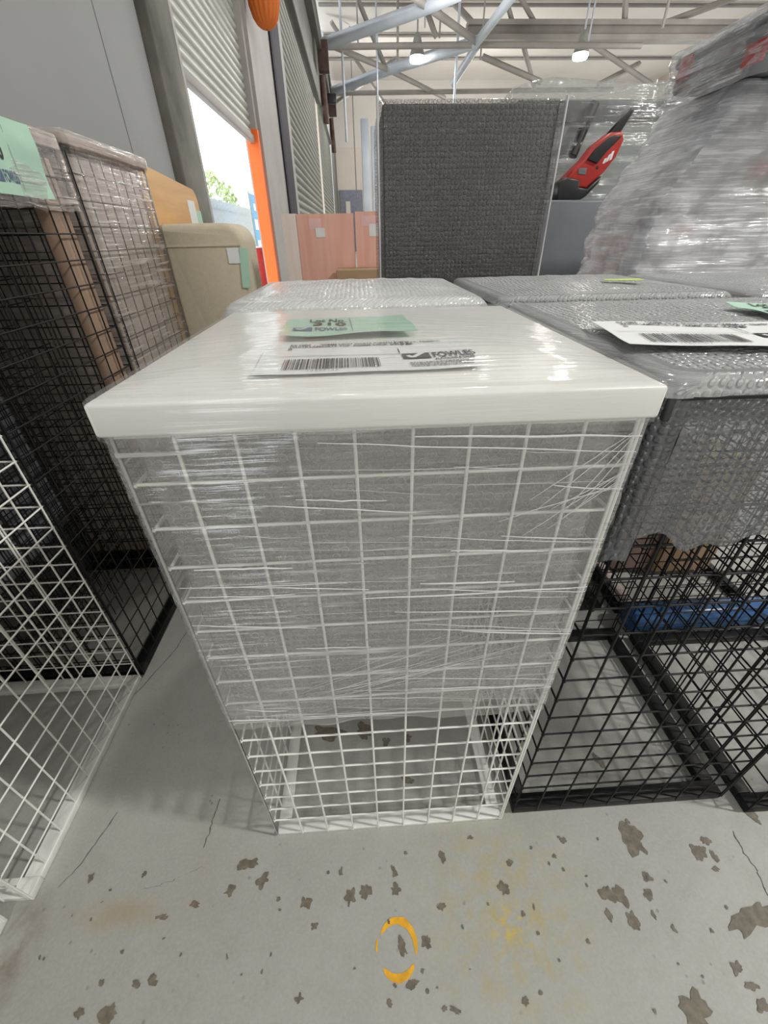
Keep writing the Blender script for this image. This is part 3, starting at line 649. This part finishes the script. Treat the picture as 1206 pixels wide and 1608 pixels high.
# plywood boxes with reddish light put into their colour, and carton
p1 = thing('plywood_panel', 'red-lit plywood panel with a pale front edge, left one of the pair', 'plywood panel', (-.2, 2.75, 0))
b = MB(); b.box(-.16, .17, -.15, .15, 0, 1.113); b.build('board', M['plyredlit'], p1)
b = MB(); b.box(-.245, -.162, -.15, -.02, 0, 1.115); b.build('edge_board', M['plyedge'], p1)
b = MB(); b.box(-.09, -.02, -.1512, -.15, 1.04, 1.09); b.build('pink_label', M['pinklabel'], p1)
b = MB(); b.box(-.055, 0, -.1518, -.1505, 1.0, 1.045); b.build('paper_label', M['paper'], p1)
p2 = thing('plywood_panel', 'red-lit plywood panel half hidden behind the tall charcoal panel', 'plywood panel', (.145, 2.74, 0))
b = MB(); b.box(-.165, .2, -.14, .15, 0, 1.12); b.build('board', M['plyredlit'], p2)
b = MB(); b.box(-.13, -.04, -.1412, -.14, 1.05, 1.10); b.build('pink_label', M['pinklabel'], p2)
b = MB(); b.box(-.085, -.03, -.1418, -.1405, 1.0, 1.06); b.build('paper_label', M['paper'], p2)
cb = boxthing('cardboard_carton', 'buff cardboard carton below the red-lit plywood panels', 'carton', -.14, .3, 2.36, 2.58, 0, .845, M['card'])
b = MB(); b.box(.05, .2, -.06, .05, .8452, .8462); b.build('paper_label', M['paper'], cb)
# goods inside the second-row black cage
rl = MB(); rl.lathe([(0, -.24), (.036, -.24), (.04, -.235), (.04, .235), (.036, .24), (0, .24)], 24, Matrix.Rotation(pi/2, 4, 'Y'))
rl2 = rl.build('plastic_roll', M['blue'], None, (.985, .466, .041)); tag(rl2, 'blue plastic roll lying on the floor between the two rows of black cages', 'roll')
boxthing('cardboard_carton', 'brown carton standing behind the blue roll, taller neighbour on its left', 'carton', .955, 1.15, .67, .89, .023, .42, M['card'], seam=M['beige'])
boxthing('cardboard_carton', 'darker brown carton beside the pale batten, left of the other carton', 'carton', .80, .94, .69, .89, .023, .5, M['brownp'])
bt = MB(); bt.bbox(-.012, .012, -.19, .19, 0, .03, .002); bo = bt.build('timber_batten', M['palewood'], None, (.745, .71, .024)); tag(bo, 'pale pinkish batten lying beside the darker carton', 'batten')
bo.location = (.776, .735, .023)

# ================================================================== CARDS AND SHEETS
def sheet(name, label, cat, cx, cy, z, rz, w_, h_, m, curl=.003, seed=0, group=None):
    t = thing(name, label, cat, (cx, cy, z), rz, group)
    def fz(a, b): return curl*(noise.noise((a*2.2+seed, b*2.2, seed))+.6*(2*a-1)**2*.5)
    mb = MB()
    for dz in (0, -.0003): mb.grid(64, 32, lambda a, b: Vector(((a-.5)*w_, (b-.5)*h_, fz(a, b)+dz)))
    pp_ = mb.build('paper', m, t)
    def put(src, mat_, px, py, nm='lettering', s=1.0):
        o = MB(); o.add([(px+p[0]*s, py+p[1]*s, fz((px+p[0]*s)/w_+.5, (py+p[1]*s)/h_+.5)+.0009) for p in src.v], src.f)
        return o.build(nm, mat_, pp_)
    return t, put
def subdiv_rect(x0, x1, y0, y1, n=8):
    mb = MB(); mb.grid(n, 1, lambda a, b: Vector((x0+(x1-x0)*a, y0+(y1-y0)*b, 0)), smooth=False); return mb
def logo():
    dark = MB(); tick = MB()
    dark.add([(0, 0, 0), (.028, 0, 0), (.028, .021, 0), (0, .021, 0)], [(0, 1, 2, 3)])
    tick.add([(.003, .011, 0), (.007, .003, 0), (.012, .003, 0), (.025, .021, 0), (.018, .021, 0), (.0095, .0085, 0), (.0075, .0135, 0)], [(0, 1, 2, 6), (2, 3, 4, 5), (6, 2, 5)])
    return dark, tick
def barcode(w_, h_, seed=3):
    q = random.Random(seed); mb = MB(); x = 0
    while x < w_:
        a = q.choice([.0006, .0006, .0011, .0017]); mb.add([(x, 0, 0), (x+a, 0, 0), (x+a, h_, 0), (x, h_, 0)], [(0, 1, 2, 3)]); x += a+q.choice([.0006, .0009, .0014])
    return mb
def label_sheet(name, label, cx, cy, z, rz, seed, group=None):
    t, put = sheet(name, label, 'paper label', cx, cy, z, rz, .215, .126, M['paper'], .0022, seed, group)
    put(text_mb('EX HIRE  -  900MM HIGH WHITE PLINTH WITH', .0115, .0003, .56), M['ink'], -.083, .046)
    put(text_mb('WHITE LAMINATE TOP, 500MM WIDE. SOLD AS', .0115, .0003, .56), M['ink'], -.083, .034)
    put(text_mb('IS', .0115, .0003, .56), M['ink'], -.083, .022)
    put(barcode(.094, .036), M['ink'], -.082, -.050, 'barcode')
    put(text_mb('1 3 4 0 2 1 0 2', .007, 0, .7), M['grey_ink'], -.058, -.0575)
    put(subdiv_rect(.034, .0352, .0, .058), M['ink'], 0, 0, 'divider_line')
    put(subdiv_rect(-.1, .105, -.0035, -.0025, 24), M['grey_ink'], 0, 0, 'fold_line')
    put(text_mb('Reserve Number:', .0115, .0003, .56), M['ink'], .040, .044)
    put(text_mb('3 60', .0115, .0003, .56), M['ink'], .040, .032)
    dk, tk = logo(); put(dk, M['ink'], .036, -.024, 'logo')
    o = put(tk, M['paper'], .036, -.024, 'logo_tick'); o.location.z += .0004
    put(text_mb('FOWLES', .025, .0005, .46), M['ink'], .0665, -.021)
    put(text_mb('AUCTIONS & SALES', .009, .0003, .50), M['ink'], .0665, -.032)
    q = random.Random(seed+8); sp = MB()                              # small print, too small to read in the photograph
    for k in range(3):
        x = .040
        while x < .098:
            a = q.uniform(.001, .004); sp.add([(x, -.041-k*.0062, 0), (x+a, -.041-k*.0062, 0), (x+a, -.0378-k*.0062, 0), (x, -.0378-k*.0062, 0)], [(0, 1, 2, 3)]); x += a+.0009
    put(sp, M['grey_ink'], 0, 0, 'small_print')
    return t
def lot_card(name, label, cx, cy, z, rz, w_=.152, h_=.112, number='310', seed=0, nx=-.047):
    t, put = sheet(name, label, 'lot card', cx, cy, z, rz, w_, h_, M['green'], .004, seed)
    put(text_mb('Lot No.', .026, .0005, .62), M['ink'], nx-.005, .030)
    put(text_mb(number, .042, .001, .72), M['ink'], nx, -.006)
    dk, tk = logo(); put(dk, M['blue_ink'], -.070, -.040, 'logo', .85); o = put(tk, M['green'], -.070, -.040, 'logo_tick', .85); o.location.z += .0004
    put(text_mb('FOWLES', .025, .0005, .44), M['blue_ink'], -.043, -.039)
    put(subdiv_rect(.0, .0008, -.05, .05), M['ink'], .004, 0, 'divider_line')
    return t

label_sheet('paper_label', 'white paper label with a barcode on the middle plinth, in front of the mint card', -.011, .114, .8985, .03, 1)
lot_card('lot_card', 'mint green lot card lying on the middle white plinth behind its barcode label', -.033, .266, .902, .06, .168, .118, '310', 2)
label_sheet('paper_label', 'white paper label with a barcode on the grey bubble wrap of the black plinth', .362, .122, .9088, -.175, 7)
lot_card('lot_card', 'mint green lot card on grey bubble wrap at the right edge, behind a barcode label', .575, .232, .9115, -.2, .152, .112, '310', 9)
# card on the side of the tall black cage: stands on the wrapped face, reading along +Y
lc = lot_card('lot_card', 'mint green lot card stuck upright on the tall black cage at the upper left', -.6475, .700, 1.132, 0, .176, .116, '310', 4, -.066)
lc.rotation_euler = Matrix(((0, 0, 1), (1, 0, 0), (0, 1, 0))).to_euler()
ls = MB(); ls.bbox(-.04, .04, -.012, .012, 0, .0012, .0004)
l2 = ls.build('tape_sticker', M['lime'], None, (.555, .655, .9135), -.1); tag(l2, 'lime yellow strip of tape on the grey bubble wrap', 'sticker')

# ================================================================== WRAPPED LOADS BEHIND ON THE RIGHT
def loft(rings, nz, ns, amp, seed, frq=5, top=None, cor=.05):
    """rings: (z, x0, x1, y0, y1) from the floor up; top = [(x,y,dz,radius)] raised points of the cover"""
    mb = MB(); vs = []; uvs = []
    zs = [q[0] for q in rings]
    def at(z):
        for a, b in zip(rings[:-1], rings[1:]):
            if z <= b[0]+1e-9:
                t = (z-a[0])/(b[0]-a[0]); return [a[i]+(b[i]-a[i])*t for i in range(1, 5)]
        return rings[-1][1:]
    rows = [(zs[0]+(zs[-1]-zs[0])*j/nz, 0) for j in range(nz+1)]+[(zs[-1], j/10) for j in range(1, 11)]
    for z, k in rows:
        x0, x1, y0, y1 = at(z); cx, cy, hx, hy = (x0+x1)/2, (y0+y1)/2, (x1-x0)/2, (y1-y0)/2
        per = 0; last = None
        for i in range(ns+1):
            a = 2*pi*i/ns-3*pi/4
            ca, sa = cos(a), sin(a); e = .16
            x = hx*math.copysign(abs(ca)**e, ca); y = hy*math.copysign(abs(sa)**e, sa)
            if last: per += sqrt((x-last[0])**2+(y-last[1])**2)
            last = (x, y)
            n1 = noise.noise((x*frq+seed, y*frq, z*frq*2.2)); n2 = noise.noise((x*frq*3+seed, y*frq*3+z*14, z*frq*7))
            dsp = amp*(abs(n1)*1.2+.5*n2)
            zz = z
            if k > 0:
                zz += amp*.6*n2
                for (tx, ty, dz, rr) in (top or []):
                    d = sqrt((cx+x*(1-k)-tx)**2+(cy+y*(1-k)-ty)**2); zz += dz*max(0, 1-d/rr)
            else:
                for (tx, ty, dz, rr) in (top or []):
                    d = sqrt((cx+x-tx)**2+(cy+y-ty)**2); zz += dz*max(0, 1-d/rr)*max(0, 1-(zs[-1]-z)/.12)
            vs.append((cx+(x+ca*dsp)*(1-k), cy+(y+sa*dsp)*(1-k), zz)); uvs.append((per, z) if k == 0 else (x*(1-k)+5, y*(1-k)+5))
    w_ = ns+1
    fs = [(j*w_+i, j*w_+i+1, (j+1)*w_+i+1, (j+1)*w_+i) for j in range(len(rows)-1) for i in range(ns)]
    return mb.add(vs, fs, True, uvs)
def slat_pallet(hx, hy):
    b = MB()
    for k in range(7): x = -hx+.05+k*(2*hx-.1)/6; b.bbox(x-.045, x+.045, -hy, hy, .1, .12, .003)
    for y in (-hy+.05, 0, hy-.05): b.bbox(-hx, hx, y-.04, y+.04, .02, .1, .003)
    for k in (0, 3, 6): x = -hx+.05+k*(2*hx-.1)/6; b.bbox(x-.045, x+.045, -hy, hy, 0, .02, .003)
    return b
wp = thing('wrapped_pallet', 'pallet load in crinkled film with a grey case on top, at the right edge', 'wrapped pallet', (1.55, 1.69, 0))
slat_pallet(.47, .23).build('pallet', M['palewood'], wp)
def rel(mb, cx, cy): mb.v = [(x-cx, y-cy, z) for x, y, z in mb.v]; return mb
def g(name, x0, x1, y0, y1, z0, z1, m, b=.012):
    q = MB(); q.bbox(x0, x1, y0, y1, z0, z1, b); return rel(q, 1.55, 1.69).build(name, M[m], wp)
g('packed_carton', 1.08, 1.40, 1.49, 1.88, .12, .62, 'lilac'); g('packed_carton', 1.09, 1.40, 1.49, 1.88, .625, .86, 'brownp'); g('packed_carton', 1.10, 1.33, 1.49, 1.88, .865, 1.05, 'lilac')
g('packed_carton', 1.20, 1.5, 1.52, 1.88, 1.055, 1.20, 'brownp'); g('packed_carton', 1.27, 1.56, 1.52, 1.88, 1.205, 1.37, 'lilac'); g('packed_carton', 1.57, 1.95, 1.5, 1.88, 1.06, 1.37, 'lilac')
g('red_carton', 1.17, 1.25, 1.475, 1.50, .985, 1.02, 'red', .004); g('red_carton', 1.42, 1.50, 1.49, 1.52, 1.16, 1.2, 'red', .004)
k_ = MB()
for z in (.5, .62, .74, .86, .97, 1.03): k_.bbox(1.35, 1.95, 1.485, 1.515, z, z+.028, .004)
for x in (1.35, 1.62, 1.92): k_.bbox(x, x+.03, 1.482, 1.53, .12, 1.06, .004)
k_.box(1.41, 1.94, 1.52, 1.86, .12, 1.045)
rel(k_, 1.55, 1.69).build('slatted_crate', M['blackp'], wp)
q = MB()
for i in range(4): q.tube((1.38+.1*i, 1.478, 1.04), (1.5+.11*i, 1.478, .8), .006, 6)
rel(q, 1.55, 1.69).build('crate_strap', M['grey'], wp)
g('tool_case', 1.17, 1.72, 1.28, 1.74, 1.41, 1.50, 'grey', .02); g('case_lid', 1.165, 1.725, 1.275, 1.745, 1.48, 1.512, 'dgrey', .012)
g('case_latch', 1.158, 1.172, 1.64, 1.70, 1.44, 1.50, 'red', .004); g('red_panel', 1.158, 1.172, 1.30, 1.38, 1.40, 1.45, 'red', .005)
fm_ = loft([(.1, 1.045, 2.03, 1.45, 1.93), (.86, 1.045, 2.03, 1.45, 1.93), (1.085, 1.07, 2.03, 1.46, 1.93), (1.244, 1.18, 2.03, 1.47, 1.93), (1.405, 1.26, 2.02, 1.48, 1.93)], 100, 260, .02, 3.0, 7)
rel(fm_, 1.55, 1.69).build('stretch_film', F['pallet'], wp)
fm2 = loft([(1.37, 1.16, 1.78, 1.26, 1.80), (1.44, 1.155, 1.76, 1.26, 1.78), (1.52, 1.155, 1.74, 1.265, 1.76)], 36, 220, .02, 8.0, 8)
rel(fm2, 1.55, 1.69).build('stretch_film', F['casefilm'], wp)
# grey cabinet under loose clear film, with a red power tool on a box in front of it
cc = thing('wrapped_cabinet', 'grey green cabinet under loose clear film, right of the tall charcoal panel', 'wrapped cabinet', (1.375, 3.0, 0))
q = MB(); q.bbox(.92, 1.83, 2.79, 3.3, 0, 1.62, .01); rel(q, 1.375, 3.0).build('body', M['grey_box'], cc)
q = MB(); q.bbox(.93, 1.82, 2.775, 2.79, 1.52, 1.61, .004); rel(q, 1.375, 3.0).build('top_rail', M['dgrey'], cc)
q = MB(); q.path([(1.335, 2.74, 1.59), (1.285, 2.72, 1.47), (1.245, 2.7, 1.365)], .028, 8); rel(q, 1.375, 3.0).build('hose', M['blackp'], cc)
fm3 = loft([(.87, .87, 1.86, 2.68, 3.35), (1.39, .875, 1.86, 2.69, 3.35), (1.64, .88, 1.86, 2.72, 3.33)], 70, 200, .02, 12.0, 6, top=[(1.15, 2.78, .065, .4), (1.7, 2.85, .04, .4)])
rel(fm3, 1.375, 3.0).build('stretch_film', F['clear'], cc)
boxthing('grey_case', 'grey case under the red power tool, behind the low black plinths', 'case', .99, 1.44, 2.33, 2.62, 0, 1.144, M['grey'], .012)
pt = thing('power_tool', 'red and black power tool lying tilted on the grey case, under clear film', 'power tool', (1.245, 2.45, 1.1615))
def tp(cx, cy):
    px = 850+cx/7.54; py = 180+cy/7.54
    return (1.3055*(.833+(px-875)*.00226-.95), 1.3055*(1.145-(py-300)*.00198-1.11))
def tool_prism(pts, y0, y1, bev=.006): return rounded_block([tp(*p) for p in pts][::-1], y0, y1, bev)
tool_prism([(240, 800), (350, 680), (450, 580), (560, 420), (740, 280), (890, 270), (930, 370), (880, 560), (760, 740), (560, 935), (440, 930), (330, 880)], -.04, .06, .012).build('housing', M['red'], pt)
tool_prism([(480, 590), (560, 470), (700, 340), (770, 320), (880, 330), (720, 500), (620, 640)], -.052, -.036, .004).build('grip', M['blackp'], pt)
tool_prism([(140, 870), (250, 800), (430, 830), (440, 925), (560, 940), (720, 790), (700, 880), (560, 1040), (480, 1085), (160, 1085)], -.05, .065, .008).build('base', M['blackp'], pt)
tool_prism([(390, 690), (500, 690), (500, 770), (390, 760)], -.043, -.038, .001).build('rating_plate', M['grey'], pt)
for a in ([(700, 640), (720, 580), (750, 570), (730, 640)], [(735, 630), (765, 540), (795, 520), (770, 610)], [(780, 610), (800, 500), (830, 490), (815, 590)]):
    tool_prism(a, -.0415, -.039, .0004).build('white_marking', M['wht'], pt)
tool_prism([(640, 660), (670, 680), (650, 710), (625, 690)], -.0415, -.039, .0006).build('button', M['blackp'], pt)
tool_prism([(740, 280), (860, 130), (960, 0), (1010, 30), (900, 270)], -.01, .03, .006).build('arm', M['blackp'], pt)

# ================================================================== HANGING THINGS
for i, (x, y, z) in enumerate(LAMPS_VIEW):
    t = thing('high_bay_lamp', ('lit high bay lamp hanging above the tall charcoal panel', 'lit high bay lamp hanging above the wrapped cabinet, below the long roof beam')[i], 'ceiling lamp', (x, y, z))
    q = MB(); q.lathe([(0, .55), (.1, .55), (.16, .4), (.2, .25), (.3, -.05), (.31, -.12)], 20); q.build('housing', M['lampb'], t)
    q = MB(); q.lathe([(.3, -.12), (.31, -.2), (.28, -.28), (0, -.3)], 20); q.build('lens', M['lampe'], t)
    q = MB(); q.tube((0, 0, .55), (0, 0, 2.6), .02, 6); q.build('cable', M['dsteel'], t)
sk = thing('fabric_bundle', 'orange pleated fabric bundle hanging in front of the grey column', 'fabric bundle', (-1.02, 7.35, 3.16))
q = MB(); prof = [(.01, 0), (.06, .008), (.11, .04), (.15, .1), (.18, .2), (.195, .35), (.2, .6), (.2, 1.0)]; n = 72
vs = [(rr*(1+.05*cos(k*2*pi/n*18))*cos(2*pi*k/n), rr*(1+.05*cos(k*2*pi/n*18))*sin(2*pi*k/n), z) for rr, z in prof for k in range(n)]
q.add(vs, [(j*n+k, j*n+(k+1) % n, (j+1)*n+(k+1) % n, (j+1)*n+k) for j in range(len(prof)-1) for k in range(n)], True)
q.build('cloth', M['sack'], sk)
q = MB(); q.tube((0, 0, 1.0), (0, 0, 6.8), .012, 6); q.build('cord', M['dsteel'], sk)
wc = thing('wall_lamp', 'small dark floodlight on the left wall high beside the rusty bracket', 'floodlight', (-.95, 27.5, 6.6))
q = MB(); q.bbox(-.25, .25, -.15, .15, -.2, .15, .03); q.build('head', M['blackp'], wc)
q = MB(); q.tube((-.35, 0, .1), (0, 0, .1), .05, 6); q.build('bracket', M['blackp'], wc)
q = MB(); q.tube((0, 0, .15), (-.05, 0, .8), .03, 6); q.build('cable', M['blackp'], wc)

# ================================================================== THE YARD OUTSIDE
fe = thing('palisade_fence', 'pale steel palisade fence across the yard outside the open door', 'fence', (-9, 30, 0))
q = MB()
for k in range(150):
    y = -15+k*.2; q.box(-.02, .02, y-.05, y+.05, -.02, 3.1); q.add([(0, y-.05, 3.1), (0, y+.05, 3.1), (0, y, 3.3)], [(0, 1, 2)])
q.build('paling', M['fence'], fe)
q = MB(); q.box(-.06, -.02, -15, 15, .5, .56); q.box(-.06, -.02, -15, 15, 2.6, 2.68); q.build('rail', M['fence'], fe)
tr = thing('tree', 'green tree beyond the palisade fence', 'tree', (-12, 41, 0))
rnd = random.Random(11); q = MB()
for k in range(1300):
    th = rnd.uniform(0, 2*pi); ph = math.acos(rnd.uniform(-1, 1)); rr = rnd.uniform(.55, 1)**.5
    c = Vector((2.6*rr*sin(ph)*cos(th), 3.4*rr*sin(ph)*sin(th), 3.3+2.2*rr*cos(ph)))
    a = Vector((rnd.gauss(0, 1), rnd.gauss(0, 1), rnd.gauss(0, 1))).normalized()*.22; b = a.cross(Vector((rnd.gauss(0, 1), rnd.gauss(0, 1), 1))).normalized()*.11
    q.add([c-a, c+b, c+a, c-b], [(0, 1, 2, 3)])
q.build('crown', M['leaf'], tr)
q = MB(); q.tube((0, 0, 0), (.1, 0, 2.6), .22, 8, .14); q.build('trunk', M['bark'], tr)
ba = thing('banner', 'blue and white banner standing in the yard beside the orange door jamb', 'banner', (-7, 35.6, 0))
q = MB(); q.box(-.02, .02, -1.5, 1.5, .4, 3.5); q.build('cloth', M['sky_blue'], ba)
q = MB(); q.box(.02, .03, -1.0, 1.1, .5, .9); q.box(.02, .03, -1.0, .2, 1.5, 2.1); q.box(.02, .03, -.6, .9, 2.6, 3.0); q.build('white_print', M['wht'], ba)
q = MB(); q.tube((0, -1.55, -.02), (0, -1.55, 3.6), .05, 8); q.tube((0, 1.55, -.02), (0, 1.55, 3.6), .05, 8); q.build('pole', M['fence'], ba)
bn = thing('barrel', 'red barrel standing outside at the foot of the orange door jamb', 'barrel', (-2.55, 12.0, -.02))
q = MB(); q.lathe([(0, 0), (.27, 0), (.28, .02), (.28, .25), (.295, .27), (.28, .29), (.28, .52), (.295, .54), (.28, .56), (.28, .8), (.29, .82), (.27, .83), (0, .82)], 28); q.build('drum', M['red'], bn)
q = MB(); q.lathe([(.2, .825), (.2, .85), (.23, .85), (.23, .825)], 24); q.build('rim', M['wht'], bn)
ca = thing('car', 'white parked car in the yard in front of the palisade fence', 'car', (-7.4, 25.5, -.02), pi/2)
q = MB(); q.bbox(-2.2, 2.2, -.85, .85, .3, .95, .15, seg=3); q.build('body', M['car'], ca)
q = MB(); q.add([(-1.5, -.75, .9), (1.1, -.75, .9), (1.1, .75, .9), (-1.5, .75, .9), (-1.0, -.62, 1.45), (.5, -.62, 1.45), (.5, .62, 1.45), (-1.0, .62, 1.45)], [(0, 1, 5, 4), (1, 2, 6, 5), (2, 3, 7, 6), (3, 0, 4, 7)]); q.build('window', M['glass'], ca)
q = MB(); q.bbox(-1.05, .55, -.64, .64, 1.43, 1.5, .02); q.build('roof', M['car'], ca)
for x in (-1.4, 1.4):
    for y in (-.8, .8):
        q = MB(); q.tube((x, y-.1, .32), (x, y+.1, .32), .32, 20); q.build('wheel', M['blackp'], ca)
